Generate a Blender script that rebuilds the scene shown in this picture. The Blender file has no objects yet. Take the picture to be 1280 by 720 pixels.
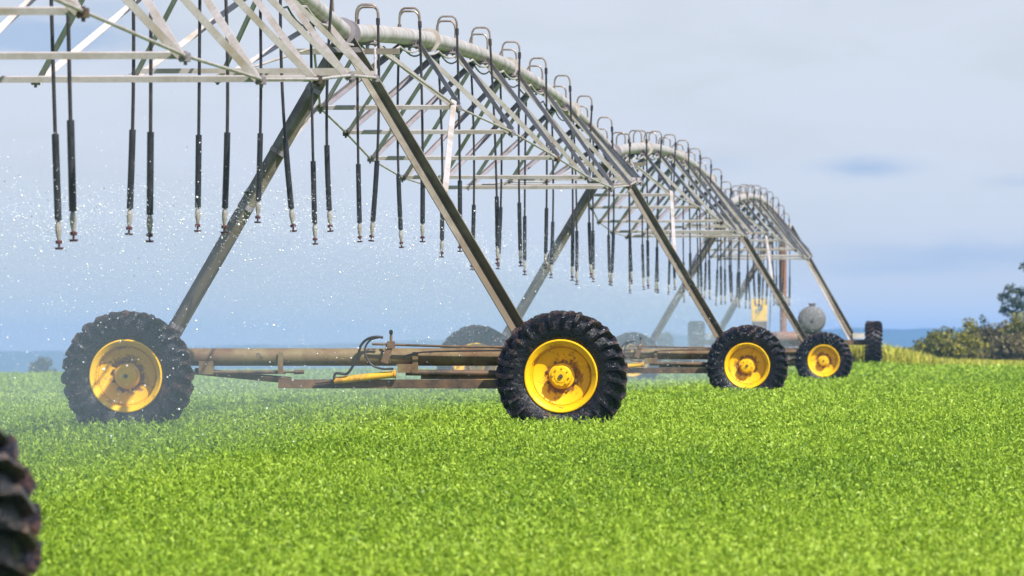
import bpy, math, random
import numpy as np
from mathutils import Vector, Matrix
random.seed(7); rng = np.random.default_rng(7)
R = math.radians
scene = bpy.context.scene
COL = scene.collection

# ------------------------------------------------------------------ camera constants
EYE = 0.88           # metres above the ground under the first full tower
FPX = 8616.0         # focal length in photo pixels (telephoto)
def W(px, py, Y):    # a pixel of the photo and its distance -> a point
    return Vector(((px - 640) * Y / FPX, Y, EYE - (py - 438) * Y / FPX))

# ------------------------------------------------------------------ materials
def new_mat(name):
    m = bpy.data.materials.new(name); m.use_nodes = True
    nt = m.node_tree; nt.nodes.clear()
    out = nt.nodes.new('ShaderNodeOutputMaterial')
    return m, nt, out
def N(nt, t, **k):
    n = nt.nodes.new(t)
    for a, b in k.items():
        if a == 'inp':
            for i, v in b.items(): n.inputs[i].default_value = v
        else: setattr(n, a, b)
    return n
def coords(nt): return nt.nodes.new('ShaderNodeTexCoord')
def noise(nt, vec, scale, detail=4, rough=.55, dist=0.0):
    n = N(nt, 'ShaderNodeTexNoise', inp={'Scale': scale, 'Detail': detail, 'Roughness': rough, 'Distortion': dist})
    nt.links.new(vec, n.inputs['Vector']); return n
def ramp(nt, fac, stops):
    r = nt.nodes.new('ShaderNodeValToRGB'); cr = r.color_ramp
    while len(cr.elements) < len(stops): cr.elements.new(.5)
    for e, (p, c) in zip(cr.elements, stops):
        e.position = p; e.color = (*c, 1) if len(c) == 3 else c
    nt.links.new(fac, r.inputs['Fac']); return r
def mixc(nt, fac, a, b, mode='MIX'):
    m = N(nt, 'ShaderNodeMix', data_type='RGBA', blend_type=mode)
    for sock, v in ((m.inputs[0], fac), (m.inputs[6], a), (m.inputs[7], b)):
        if hasattr(v, 'links'): nt.links.new(v, sock)
        elif isinstance(v, (int, float)): sock.default_value = v
        else: sock.default_value = (*v, 1)
    return m.outputs[2]
def math_n(nt, op, a, b=None, c=None, clamp=False):
    m = N(nt, 'ShaderNodeMath', operation=op, use_clamp=clamp)
    for i, v in enumerate((a, b, c)):
        if v is None: continue
        if hasattr(v, 'links'): nt.links.new(v, m.inputs[i])
        else: m.inputs[i].default_value = v
    return m.outputs[0]
def worn(name, base, dirt, dirt_amt=.5, scale=6, rough=(.35, .6), metal=0.0, bump=.1, fine=60, coat=0, spots=None, spec=.5):
    """a surface of one colour with dirt or rust patches, fine grain and bump"""
    m, nt, out = new_mat(name); L = nt.links.new
    tc = coords(nt).outputs['Object']
    n1 = noise(nt, tc, scale, 6, .65, .4); n2 = noise(nt, tc, fine, 3, .6)
    mask = ramp(nt, n1.outputs['Fac'], [(max(0, .62 - dirt_amt * .35), (0, 0, 0)), (min(1, .80 - dirt_amt * .25), (1, 1, 1))])
    dark = tuple(c * .72 for c in base)
    c = mixc(nt, n2.outputs['Fac'], dark, tuple(min(1, c * 1.15) for c in base))
    c = mixc(nt, mask.outputs['Color'], c, dirt)
    if spots:
        n3 = noise(nt, tc, spots[1], 5, .7)
        mk = ramp(nt, n3.outputs['Fac'], [(spots[2], (0, 0, 0)), (spots[2] + .06, (1, 1, 1))])
        c = mixc(nt, mk.outputs['Color'], c, spots[0])
    b = N(nt, 'ShaderNodeBsdfPrincipled', inp={'Metallic': metal, 'Coat Weight': coat, 'Specular IOR Level': spec})
    L(c, b.inputs['Base Color'])
    rr = ramp(nt, n1.outputs['Fac'], [(.3, (rough[0],) * 3), (.7, (rough[1],) * 3)])
    L(rr.outputs['Color'], b.inputs['Roughness'])
    bp = N(nt, 'ShaderNodeBump', inp={'Strength': bump, 'Distance': .01})
    L(n2.outputs['Fac'], bp.inputs['Height']); L(bp.outputs['Normal'], b.inputs['Normal'])
    L(b.outputs[0], out.inputs[0]); return m

GALV = worn('galvanised_steel', (.49, .445, .44), (.31, .26, .20), .5, 2.2, (.4, .6), .1, .1, 30)
GALV2 = worn('dark_shaded_galvanised', (.25, .225, .25), (.15, .125, .11), .45, 2.5, (.4, .6), .15, .1, 35)  # darker zinc for fittings; on struts it puts shade into the colour
PIPE = worn('pale_pipe_zinc', (.55, .505, .485), (.32, .27, .22), .65, 2.6, (.3, .5), .15, .08, 20)
LEG = worn('stained_leg_steel', (.25, .225, .18), (.11, .09, .065), .75, 2.2, (.45, .65), .1, .15, 30)
RUST = worn('mustard_rusty_steel', (.22, .165, .075), (.12, .06, .026), .65, 3.0, (.45, .7), .1, .2, 45, spots=((.05, .04, .03), 7, .60))
RUST2 = worn('brown_rusty_steel', (.19, .11, .06), (.05, .035, .025), .7, 4.0, (.4, .7), .1, .25, 45)
RUST3 = worn('orange_rusty_post', (.27, .135, .08), (.18, .085, .05), .6, 2.0, (.6, .8), 0, .2, 30)
HOOK = worn('weathered_gooseneck', (.30, .25, .21), (.16, .11, .08), .6, 8, (.35, .55), .5, .1, 60)
HOSE = worn('black_hose_rubber', (.018, .016, .018), (.04, .03, .03), .5, 8, (.3, .5), 0, .1, 60)
SLEEVE = worn('black_weight_sleeve', (.016, .017, .02), (.03, .03, .035), .5, 14, (.22, .4), 0, .15, 80)
WHITEP = worn('pale_regulator_plastic', (.30, .28, .25), (.2, .17, .14), .4, 20, (.35, .5), 0, .05, 80)
MAROON = worn('dark_nozzle_plastic', (.10, .03, .035), (.05, .04, .05), .4, 20, (.3, .45), 0, .05, 80)
NAVY = worn('dark_paint_steel', (.10, .10, .11), (.06, .05, .04), .4, 6, (.4, .6), .2, .1, 40)  # dark grey paint of the tank's drain and filler caps
CYL = worn('yellow_cylinder_paint', (.80, .42, .02), (.30, .13, .03), .4, 7, (.3, .5), 0, .1, 50)
BOXY = worn('yellow_panel_paint', (.88, .52, .04), (.55, .40, .12), .3, 3, (.35, .5), 0, .05, 50)
GREYT = worn('grey_tank_paint', (.13, .13, .135), (.10, .10, .105), .4, 2, (.6, .8), 0, .05, 40)
BARK = worn('bark', (.22, .17, .13), (.12, .09, .07), .5, 6, (.7, .9), 0, .4, 30)

def wet_leg():
    m = LEG; nt = m.node_tree; L = nt.links.new
    b = [n for n in nt.nodes if n.type == 'BSDF_PRINCIPLED'][0]; src = b.inputs['Base Color'].links[0].from_socket
    tc = coords(nt).outputs['Object']; sep = N(nt, 'ShaderNodeSeparateXYZ'); L(tc, sep.inputs[0])
    n = noise(nt, tc, 3.0, 5, .65)
    z = math_n(nt, 'ADD', sep.outputs[2], math_n(nt, 'MULTIPLY', math_n(nt, 'SUBTRACT', n.outputs['Fac'], .5), 1.2))
    k = N(nt, 'ShaderNodeMapRange', inp={1: 2.15, 2: 1.75}); L(z, k.inputs[0])
    L(mixc(nt, k.outputs[0], src, mixc(nt, n.outputs['Fac'], (.07, .055, .04), (.16, .12, .07))), b.inputs['Base Color'])
wet_leg()
def tyre_mat():
    m, nt, out = new_mat('wet_muddy_tyre_rubber'); L = nt.links.new
    tc = coords(nt).outputs['Object']
    n1 = noise(nt, tc, 13, 6, .7, .8); n2 = noise(nt, tc, 45, 4, .7); n3 = noise(nt, tc, 3.2, 3, .5)
    mud = ramp(nt, n1.outputs['Fac'], [(.52, (0, 0, 0)), (.66, (1, 1, 1))])
    big = ramp(nt, n3.outputs['Fac'], [(.50, (0, 0, 0)), (.68, (1, 1, 1))])
    mk = mixc(nt, 1.0, mud.outputs['Color'], big.outputs['Color'], 'MULTIPLY')
    sp = N(nt, 'ShaderNodeSeparateXYZ'); L(tc, sp.inputs[0])
    rr_ = math_n(nt, 'SQRT', math_n(nt, 'ADD', math_n(nt, 'MULTIPLY', sp.outputs[0], sp.outputs[0]), math_n(nt, 'MULTIPLY', sp.outputs[2], sp.outputs[2])))
    edge = N(nt, 'ShaderNodeMapRange', inp={1: .59, 2: .625, 3: 0.0, 4: .55}); L(rr_, edge.inputs[0])
    mk = math_n(nt, 'ADD', mk, math_n(nt, 'MULTIPLY', edge.outputs[0], ramp(nt, n2.outputs['Fac'], [(.45, (0,) * 3), (.62, (1,) * 3)]).outputs['Color']), clamp=True)
    c = mixc(nt, n2.outputs['Fac'], (.0025, .0025, .004), (.009, .009, .012))
    mc = mixc(nt, n2.outputs['Fac'], (.07, .032, .018), (.20, .095, .055))
    c = mixc(nt, mk, c, mc)
    b = N(nt, 'ShaderNodeBsdfPrincipled', inp={'Specular IOR Level': .33}); L(c, b.inputs['Base Color'])
    rr = ramp(nt, n2.outputs['Fac'], [(.40, (.09,) * 3), (.60, (.42,) * 3)])
    L(rr.outputs['Color'], b.inputs['Roughness'])
    bp = N(nt, 'ShaderNodeBump', inp={'Strength': .6, 'Distance': .03})
    L(n1.outputs['Fac'], bp.inputs['Height']); L(bp.outputs['Normal'], b.inputs['Normal'])
    L(b.outputs[0], out.inputs[0]); return m
TYRE = tyre_mat()

def rim_mat(name, amt):
    m, nt, out = new_mat(name); L = nt.links.new
    tc = coords(nt).outputs['Object']
    n1 = noise(nt, tc, 11, 6, .7, .8); n2 = noise(nt, tc, 70, 3, .6)
    sep = N(nt, 'ShaderNodeSeparateXYZ'); L(tc, sep.inputs[0])
    r2 = math_n(nt, 'ADD', math_n(nt, 'MULTIPLY', sep.outputs[0], sep.outputs[0]), math_n(nt, 'MULTIPLY', sep.outputs[2], sep.outputs[2]))
    r = math_n(nt, 'SQRT', r2)
    near = ramp(nt, r, [(.085, (.16,) * 3), (.14, (.20,) * 3), (.24, (0, 0, 0)), (.285, (0,) * 3), (.30, (.10,) * 3), (.315, (0,) * 3)])
    rustf = math_n(nt, 'ADD', n1.outputs['Fac'], near.outputs['Color'])
    mask = ramp(nt, rustf, [(.64 - amt, (0, 0, 0)), (.74 - amt, (1, 1, 1))])
    c = mixc(nt, n2.outputs['Fac'], (.70, .375, .001), (.82, .49, .003))
    c = mixc(nt, mask.outputs['Color'], c, mixc(nt, n2.outputs['Fac'], (.13, .05, .02), (.30, .12, .02)))
    b = N(nt, 'ShaderNodeBsdfPrincipled', inp={'Roughness': .42, 'Specular IOR Level': .35})
    L(c, b.inputs['Base Color'])
    bp = N(nt, 'ShaderNodeBump', inp={'Strength': .12, 'Distance': .01})
    L(n1.outputs['Fac'], bp.inputs['Height']); L(bp.outputs['Normal'], b.inputs['Normal'])
    L(b.outputs[0], out.inputs[0]); return m
RIM = rim_mat('yellow_rim_paint', 0.055)
HUB = rim_mat('yellow_hub_paint', -.20)

def leaf_mat(name, cols, trans=.35, attr='tone', rough=.5, spec=.3):
    m, nt, out = new_mat(name); L = nt.links.new
    a = N(nt, 'ShaderNodeAttribute', attribute_name=attr)
    k = len(cols) - 1
    rp = ramp(nt, a.outputs['Fac'], [(i / k, c) for i, c in enumerate(cols)])
    b = N(nt, 'ShaderNodeBsdfPrincipled', inp={'Roughness': rough, 'Specular IOR Level': spec})
    L(rp.outputs['Color'], b.inputs['Base Color'])
    t = N(nt, 'ShaderNodeBsdfTranslucent')
    tcx = mixc(nt, 1.0, rp.outputs['Color'], (1.0, 1.0, .6), 'MULTIPLY')
    L(tcx, t.inputs['Color'])
    mx = N(nt, 'ShaderNodeMixShader', inp={0: trans})
    L(b.outputs[0], mx.inputs[1]); L(t.outputs[0], mx.inputs[2]); L(mx.outputs[0], out.inputs[0]); return m
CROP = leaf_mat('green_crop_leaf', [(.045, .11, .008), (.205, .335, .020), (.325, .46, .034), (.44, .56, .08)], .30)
WEED = leaf_mat('dry_yellow_weed', [(.14, .20, .03), (.42, .44, .05), (.66, .60, .10), (.34, .26, .12)], .3)
BUSH = leaf_mat('olive_bush_leaf', [(.025, .03, .010), (.11, .115, .02), (.27, .25, .025), (.50, .42, .03)], .2)
BUSH2 = leaf_mat('brown_bush_leaf', [(.03, .032, .014), (.10, .085, .035), (.19, .15, .06), (.27, .25, .05)], .2)
GUM = leaf_mat('gum_leaf', [(.010, .026, .018), (.030, .055, .028), (.07, .09, .04), (.13, .13, .07)], .2)
GREYTREE = leaf_mat('grey_green_leaf', [(.03, .045, .03), (.06, .08, .05), (.09, .11, .07), (.13, .14, .09)], .2)

# ------------------------------------------------------------------ object helpers
def link(o, parent=None):
    COL.objects.link(o)
    if parent is not None: o.parent = parent
    return o
def tag(o, label=None, cat=None, group=None, kind=None):
    if label: o['label'] = label
    if cat: o['category'] = cat
    if group: o['group'] = group
    if kind: o['kind'] = kind
    return o
def empty(name, loc, rz=0.0):
    o = bpy.data.objects.new(name, None); link(o); o.location = loc; o.rotation_euler = (0, 0, rz)
    o.empty_display_size = .3; return o
def copy_tree(o, parent=None):
    c = o.copy(); COL.objects.link(c); c.parent = parent
    for ch in list(o.children): copy_tree(ch, c)
    return c

class MB:
    def __init__(s): s.v = []; s.f = []; s.sm = []
    def add(s, vs, fs, smooth=False):
        n = len(s.v); s.v += [tuple(x) for x in vs]
        s.f += [tuple(i + n for i in f) for f in fs]; s.sm += [smooth] * len(fs)
    def box(s, c, d, rot=None):
        c = Vector(c); vs = []
        for x in (-.5, .5):
            for y in (-.5, .5):
                for z in (-.5, .5):
                    p = Vector((x * d[0], y * d[1], z * d[2]))
                    if rot is not None: p = rot @ p
                    vs.append(c + p)
        s.add(vs, [(0, 1, 3, 2), (4, 6, 7, 5), (0, 4, 5, 1), (2, 3, 7, 6), (0, 2, 6, 4), (1, 5, 7, 3)])
    def frame(s, d, up=None):
        d = d.normalized()
        up = Vector(up) if up is not None else (Vector((0, 0, 1)) if abs(d.z) < .9 else Vector((1, 0, 0)))
        a = (up - d * up.dot(d)).normalized(); b = d.cross(a); return a, b
    def tube(s, pts, r, seg=10, caps=True, smooth=True):
        pts = [Vector(p) for p in pts]; n = len(pts)
        rs = r if isinstance(r, (list, tuple)) else [r] * n
        a = None; vs = []
        for i, p in enumerate(pts):
            d = (pts[min(i + 1, n - 1)] - pts[max(i - 1, 0)]).normalized()
            if a is None: a, b = s.frame(d)
            else:
                a = (a - d * a.dot(d)).normalized(); b = d.cross(a)
            for k in range(seg):
                t = 2 * math.pi * k / seg
                vs.append(p + (a * math.cos(t) + b * math.sin(t)) * rs[i])
        fs = [(i * seg + k, i * seg + (k + 1) % seg, (i + 1) * seg + (k + 1) % seg, (i + 1) * seg + k) for i in range(n - 1) for k in range(seg)]
        s.add(vs, fs, smooth)
        if caps:
            m = len(s.v) - n * seg
            s.f.append(tuple(m + k for k in range(seg))[::-1]); s.sm.append(False)
            m2 = m + (n - 1) * seg
            s.f.append(tuple(m2 + k for k in range(seg))); s.sm.append(False)
    def prism(s, p, q, prof, up):     # profile [(u,v)] in the plane across p->q; v along up
        p = Vector(p); q = Vector(q); a, b = s.frame(q - p, up)
        n = len(prof); vs = [p + b * u + a * v for u, v in prof] + [q + b * u + a * v for u, v in prof]
        fs = [(k, (k + 1) % n, n + (k + 1) % n, n + k) for k in range(n)] + [tuple(range(n))[::-1], tuple(range(n, 2 * n))]
        s.add(vs, fs)
    def angle(s, p, q, w, t, up):      # L-iron whose outer edge points to up
        h = w * .7071; k = t * 1.4142
        s.prism(p, q, [(0, 0), (h, -h), (h - t * .7, -h - t * .7), (0, -k), (-h + t * .7, -h - t * .7), (-h, -h)], up)
    def lathe(s, prof, seg=64, smooth=True, closed=True):   # around local Y; prof = [(r, y)]
        n = len(prof); vs = []
        for k in range(seg):
            t = 2 * math.pi * k / seg
            for r, y in prof: vs.append((r * math.cos(t), y, r * math.sin(t)))
        fs = []
        for k in range(seg):
            k2 = (k + 1) % seg
            for i in range(n if closed else n - 1):
                j = (i + 1) % n; fs.append((k * n + i, k * n + j, k2 * n + j, k2 * n + i))
        s.add(vs, fs, smooth)
    def build(s, name, m, parent=None, off=None):
        me = bpy.data.meshes.new(name)
        vs = s.v if off is None else [(x - off[0], y - off[1], z - off[2]) for x, y, z in s.v]
        me.from_pydata(vs, [], s.f); me.polygons.foreach_set('use_smooth', s.sm)
        me.materials.append(m); me.update()
        import bmesh
        bm = bmesh.new(); bm.from_mesh(me); bmesh.ops.recalc_face_normals(bm, faces=bm.faces); bm.to_mesh(me); bm.free()
        if any(s.sm): me.set_sharp_from_angle(angle=R(32))
        return link(bpy.data.objects.new(name, me), parent)

# ------------------------------------------------------------------ terrain
YK = np.array([-200, 0, 26, 67, 108, 153, 200, 212, 300, 600, 1500, 3000, 9000.])
ZK = np.array([-2.4, -.80, -.49, -.01, .02, -.03, .12, .12, -1.1, -6, -19, -26, -30.])
def zg(x, y):
    x = np.asarray(x, float); y = np.asarray(y, float)
    z = 0
    for d in (-9, -4.5, 0, 4.5, 9): z = z + np.interp(y + d, YK, ZK) / 5
    k = np.clip((y - 140) / 60, 0, 1); k = k * k * (3 - 2 * k)
    z = z + k * .0125 * np.clip(x, -40, 40)
    z = z - .10 * np.exp(-((y - 205) / 25) ** 2) * np.clip((x - 8) / 4, 0, 1)
    z = z + .16 * np.exp(-(((x - 8.3) / 4.5) ** 2) - ((y - 198) / 9) ** 2)
    return z
def zgf(x, y): return float(zg(x, y))

def make_ground():
    ys = np.unique(np.concatenate([np.arange(-60, 330, 2.5), np.geomspace(330, 9000, 60)]))
    g = np.geomspace(60, 5000, 26)
    xs = np.unique(np.concatenate([-g, np.arange(-60, 60.1, 2.5), g]))
    X, Y = np.meshgrid(xs, ys); Z = zg(X, Y)
    far = np.clip((Y - 500) / 2000, 0, 1)
    Z = Z + far * 3 * np.sin(X / 310 + 1) * np.cos(Y / 420)
    nx, ny = len(xs), len(ys)
    v = np.stack([X, Y, Z], -1).reshape(-1, 3)
    i = np.arange(nx * ny).reshape(ny, nx)
    f = np.stack([i[:-1, :-1], i[:-1, 1:], i[1:, 1:], i[1:, :-1]], -1).reshape(-1, 4)
    me = bpy.data.meshes.new('ground'); me.from_pydata(v.tolist(), [], f.tolist())
    me.polygons.foreach_set('use_smooth', [True] * len(f))
    m, nt, out = new_mat('field_soil_and_paddocks'); L = nt.links.new
    tc = coords(nt).outputs['Object']
    n1 = noise(nt, tc, 5, 6, .7); n2 = noise(nt, tc, .004, 4, .6); n3 = noise(nt, tc, 40, 3, .7)
    near = mixc(nt, n1.outputs['Fac'], (.030, .07, .006), (.10, .19, .014))
    near = mixc(nt, ramp(nt, n3.outputs['Fac'], [(.5, (0,) * 3), (.7, (1,) * 3)]).outputs['Color'], near, (.11, .18, .02))
    farc = ramp(nt, n2.outputs['Fac'], [(.35, (.03, .05, .02)), (.5, (.07, .10, .03)), (.6, (.12, .12, .05)), (.75, (.04, .06, .03))]).outputs['Color']
    sep = N(nt, 'ShaderNodeSeparateXYZ'); L(tc, sep.inputs[0])
    k = N(nt, 'ShaderNodeMapRange', inp={1: 250.0, 2: 500.0}); L(sep.outputs[1], k.inputs[0])
    c = mixc(nt, k.outputs[0], near, farc)
    b = N(nt, 'ShaderNodeBsdfPrincipled', inp={'Roughness': .9, 'Specular IOR Level': .15}); L(c, b.inputs['Base Color'])
    bp = N(nt, 'ShaderNodeBump', inp={'Strength': .8, 'Distance': .06}); L(n1.outputs['Fac'], bp.inputs['Height']); L(bp.outputs['Normal'], b.inputs['Normal'])
    L(b.outputs[0], out.inputs[0])
    me.materials.append(m); o = link(bpy.data.objects.new('ground', me)); tag(o, kind='structure')
make_ground()

def make_hills():
    prof = [(-6000, 452), (-1500, 448), (-400, 445), (0, 441), (200, 433), (400, 429), (700, 425), (900, 417), (1060, 410), (1200, 409), (1300, 413), (1700, 421), (2600, 430), (7000, 450)]
    px = np.array([p[0] for p in prof], float); py = np.array([p[1] for p in prof], float)
    D = 5200.0
    u = np.linspace(-6000, 7000, 900); top = EYE - (np.interp(u, px, py) - 438) * D / FPX
    wig = sum(a * np.sin(u / s + ph) for a, s, ph in ((.9, 41, 1), (.5, 17, 2), (.35, 7.3, .4), (1.2, 130, 3)))
    top = top + wig * .8
    rows = [(-900, 0.0), (-600, .25), (-350, .6), (-120, .92), (0, 1), (150, .9), (600, .4), (1100, -.1)]
    V = []; 
    for dy, k in rows:
        y = D + dy; x = (u - 640) * D / FPX
        z = -34 + (top + 34) * k + (1 - abs(k)) * 2.5 * np.sin(u / 60 + dy)
        V.append(np.stack([x, np.full_like(x, y), z], -1))
    V = np.array(V); n = len(u); i = np.arange(len(rows) * n).reshape(len(rows), n)
    f = np.stack([i[:-1, :-1], i[:-1, 1:], i[1:, 1:], i[1:, :-1]], -1).reshape(-1, 4)
    me = bpy.data.meshes.new('hills'); me.from_pydata(V.reshape(-1, 3).tolist(), [], f.tolist())
    me.polygons.foreach_set('use_smooth', [True] * len(f))
    m, nt, out = new_mat('wooded_hill'); tc = coords(nt).outputs['Object']
    n1 = noise(nt, tc, .01, 5, .6)
    c = ramp(nt, n1.outputs['Fac'], [(.35, (.018, .035, .018)), (.6, (.05, .07, .03)), (.75, (.08, .09, .04))]).outputs['Color']
    b = N(nt, 'ShaderNodeBsdfPrincipled', inp={'Roughness': .95, 'Specular IOR Level': .1}); nt.links.new(c, b.inputs['Base Color'])
    nt.links.new(b.outputs[0], out.inputs[0]); me.materials.append(m)
    tag(link(bpy.data.objects.new('hills', me)), kind='structure')
make_hills()

# ------------------------------------------------------------------ blades (crop, weeds) as one numpy mesh each
def blade_mesh(name, P, h, w, lean, tone, mat, root=.06):   # root: height at which the leaf starts
    n = len(P); az = rng.uniform(0, 2 * np.pi, n); la = rng.uniform(0, 2 * np.pi, n)
    side = np.stack([np.cos(az), np.sin(az), np.zeros(n)], -1)
    ld = np.stack([np.cos(la), np.sin(la), np.zeros(n)], -1) * (lean * h)[:, None]
    up = np.zeros((n, 3)); up[:, 2] = h
    base = P.copy(); base[:, 2] += root
    mid = base + up * .58 + ld * .35; tip = base + up * rng.uniform(.86, 1.0, n)[:, None] + ld
    ww = side * w[:, None] * .5
    v = np.stack([base - ww * .7, base + ww * .7, mid + ww, mid - ww, tip], 1).reshape(-1, 3)
    b0 = np.arange(n) * 5
    loops = np.stack([b0, b0 + 1, b0 + 2, b0 + 3, b0 + 3, b0 + 2, b0 + 4], 1).reshape(-1)
    starts = np.stack([np.arange(n) * 7, np.arange(n) * 7 + 4], 1).reshape(-1)
    me = bpy.data.meshes.new(name)
    me.vertices.add(n * 5); me.vertices.foreach_set('co', v.astype(np.float32).ravel())
    me.loops.add(len(loops)); me.loops.foreach_set('vertex_index', loops.astype(np.int32))
    me.polygons.add(len(starts)); me.polygons.foreach_set('loop_start', starts.astype(np.int32))
    me.update(calc_edges=True)
    at = me.attributes.new('tone', 'FLOAT', 'POINT'); at.data.foreach_set('value', np.repeat(tone, 5).astype(np.float32))
    me.materials.append(mat)
    return link(bpy.data.objects.new(name, me))

def card_mesh(name, Pc, ln, wd, tone, mat, flat):
    n = len(Pc)
    nr = rng.normal(size=(n, 3)); nr[:, 2] = np.abs(nr[:, 2]) * flat + .1; nr /= np.linalg.norm(nr, axis=1)[:, None]
    a = rng.normal(size=(n, 3)); a[:, 2] += .5; a -= nr * (a * nr).sum(1)[:, None]; a /= np.linalg.norm(a, axis=1)[:, None]
    b = np.cross(nr, a); ln = ln[:, None]; wd = wd[:, None]
    v = np.stack([Pc - a * ln, Pc + b * wd + a * ln * .15, Pc + a * ln - nr * ln * .25, Pc - b * wd + a * ln * .15], 1).reshape(-1, 3)
    me = bpy.data.meshes.new(name); me.vertices.add(n * 4); me.vertices.foreach_set('co', v.astype(np.float32).ravel())
    me.loops.add(n * 4); me.loops.foreach_set('vertex_index', np.arange(n * 4, dtype=np.int32))
    me.polygons.add(n); me.polygons.foreach_set('loop_start', (np.arange(n) * 4).astype(np.int32)); me.update(calc_edges=True)
    at = me.attributes.new('tone', 'FLOAT', 'POINT'); at.data.foreach_set('value', np.repeat(tone, 4).astype(np.float32))
    me.materials.append(mat); return link(bpy.data.objects.new(name, me))

def smooth_field(x, y, s, seed):
    r = np.random.default_rng(seed); z = 0
    for k in range(7):
        a = r.uniform(0, 2 * np.pi); f = s * r.uniform(.6, 1.8)
        z = z + np.sin((x * np.cos(a) + y * np.sin(a)) * f + r.uniform(0, 6))
    return z / 4
def make_crop():
    # stems carry tufts of short leaves; count per m2 falls with distance
    bands = [(28, 42, 3000, .85), (42, 60, 2300, .95), (60, 80, 1600, 1.1), (80, 110, 850, 1.5), (110, 150, 400, 2.1), (150, 216, 200, 3.0)]
    Ps = []; Ws = []; Hs = []
    for y0, y1, den, ws in bands:
        hw0, hw1 = y0 * .0743 * 1.12 + .7, y1 * .0743 * 1.12 + .7
        area = (hw0 + hw1) * (y1 - y0); n = int(area * den)
        y = y0 + (y1 - y0) * rng.uniform(0, 1, n); x = rng.uniform(-1, 1, n) * hw1
        keep = np.abs(x) < y * .0743 * 1.12 + .7; x = x[keep]; y = y[keep]
        Ps.append(np.stack([x, y], -1)); Ws.append(np.full(len(x), ws))
    # thin margin outside the photo's view
    n = 50000; y = rng.uniform(5, 216, n); s = rng.choice([-1, 1], n); x = s * (y * .083 + .7 + rng.uniform(0, 1, n) ** 2 * 14)
    Ps.append(np.stack([x, y], -1)); Ws.append(np.full(n, 3.2))
    P = np.concatenate(Ps); ws = np.concatenate(Ws); n = len(P)
    # cluster plants: pull points towards plant centres on a jittered lattice
    cell = .105 * np.maximum(1, ws * .8)
    ca, sa = math.cos(.62), math.sin(.62)
    U = P[:, 0] * ca - P[:, 1] * sa; Vv = P[:, 0] * sa + P[:, 1] * ca
    cy = (np.floor(Vv / cell) + .5); sh = np.sin(cy * 91.7) * 4375.85; sh = sh - np.floor(sh)
    cx = (np.floor(U / cell + sh) + .5)
    hsh = np.sin(cx * 127.1 + cy * 311.7) * 43758.5453; j1 = hsh - np.floor(hsh)
    hsh2 = np.sin(cx * 269.5 + cy * 183.3) * 43758.5453; j2 = hsh2 - np.floor(hsh2)
    Cu = (cx - sh + (j1 - .5) * .95) * cell; Cv = (cy + (j2 - .5) * .95) * cell
    C = np.stack([Cu * ca + Cv * sa, -Cu * sa + Cv * ca], -1)
    P = P + (C - P) * .50
    x, y = P[:, 0], P[:, 1]
    big = smooth_field(x, y * .6, .9, 3); fine = smooth_field(x, y, 7, 4)
    h = .20 * rng.uniform(.45, 1.12, n) * (1 + .14 * big + .10 * fine) * (.8 + .4 * j1)
    P3 = np.stack([x, y, zg(x, y)], -1)
    tone = np.clip(.42 + .16 * big + .10 * fine + .22 * (j2 - .5) + rng.normal(0, .17, n) + .5 * (h / .2 - .85) * .35, 0, 1)
    d2 = ((P - C) ** 2).sum(1) / (cell * cell)          # 0 at the plant's middle
    hp = .225 * (.55 + .60 * j1) * (1 + .12 * big + .08 * fine)
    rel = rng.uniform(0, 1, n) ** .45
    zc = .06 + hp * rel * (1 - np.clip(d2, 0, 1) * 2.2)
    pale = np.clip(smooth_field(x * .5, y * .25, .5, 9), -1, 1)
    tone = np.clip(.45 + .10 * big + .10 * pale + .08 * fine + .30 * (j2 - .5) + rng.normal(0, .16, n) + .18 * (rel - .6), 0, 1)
    blade = rng.uniform(0, 1, n) < .38
    q = ~blade; Pc = P3[q].copy(); Pc[:, 2] += zc[q]
    ln = rng.uniform(.010, .022, q.sum()) * ws[q] ** .9
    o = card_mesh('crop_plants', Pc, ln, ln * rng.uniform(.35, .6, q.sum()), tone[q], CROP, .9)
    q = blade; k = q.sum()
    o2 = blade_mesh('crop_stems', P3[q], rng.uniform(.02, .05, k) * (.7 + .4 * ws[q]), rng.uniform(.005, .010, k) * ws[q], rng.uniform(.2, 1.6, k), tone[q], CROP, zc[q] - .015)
    tag(o2, 'short upright leaves and stems standing among the crop leaves', 'crop', kind='stuff')
    tag(o, 'dense bright green young crop covering the whole field', 'crop', kind='stuff')
    # weeds around the pivot centre
    n = 30000
    x = np.concatenate([rng.uniform(2.5, 12.0, n // 2), rng.uniform(9.0, 18, n - n // 2)])
    y = rng.uniform(196, 206, n)
    env = np.clip(np.interp(x, [2.5, 6, 9.2, 10.4, 11.4, 12.4, 15, 18], [.15, .30, .62, .75, .55, .34, .28, .12]), .05, 1)
    h = env * rng.uniform(.5, 1.15, n)
    tone = np.clip(rng.normal(.45, .25, n), 0, 1)
    P3 = np.stack([x, y, zg(x, y)], -1)
    o = blade_mesh('tall_grass', P3, h, rng.uniform(.015, .04, n), rng.uniform(.1, .5, n), tone, WEED, .1)
    tag(o, 'dry yellow weeds along the crest around the pivot centre', 'weeds', kind='stuff')
make_crop()

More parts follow.
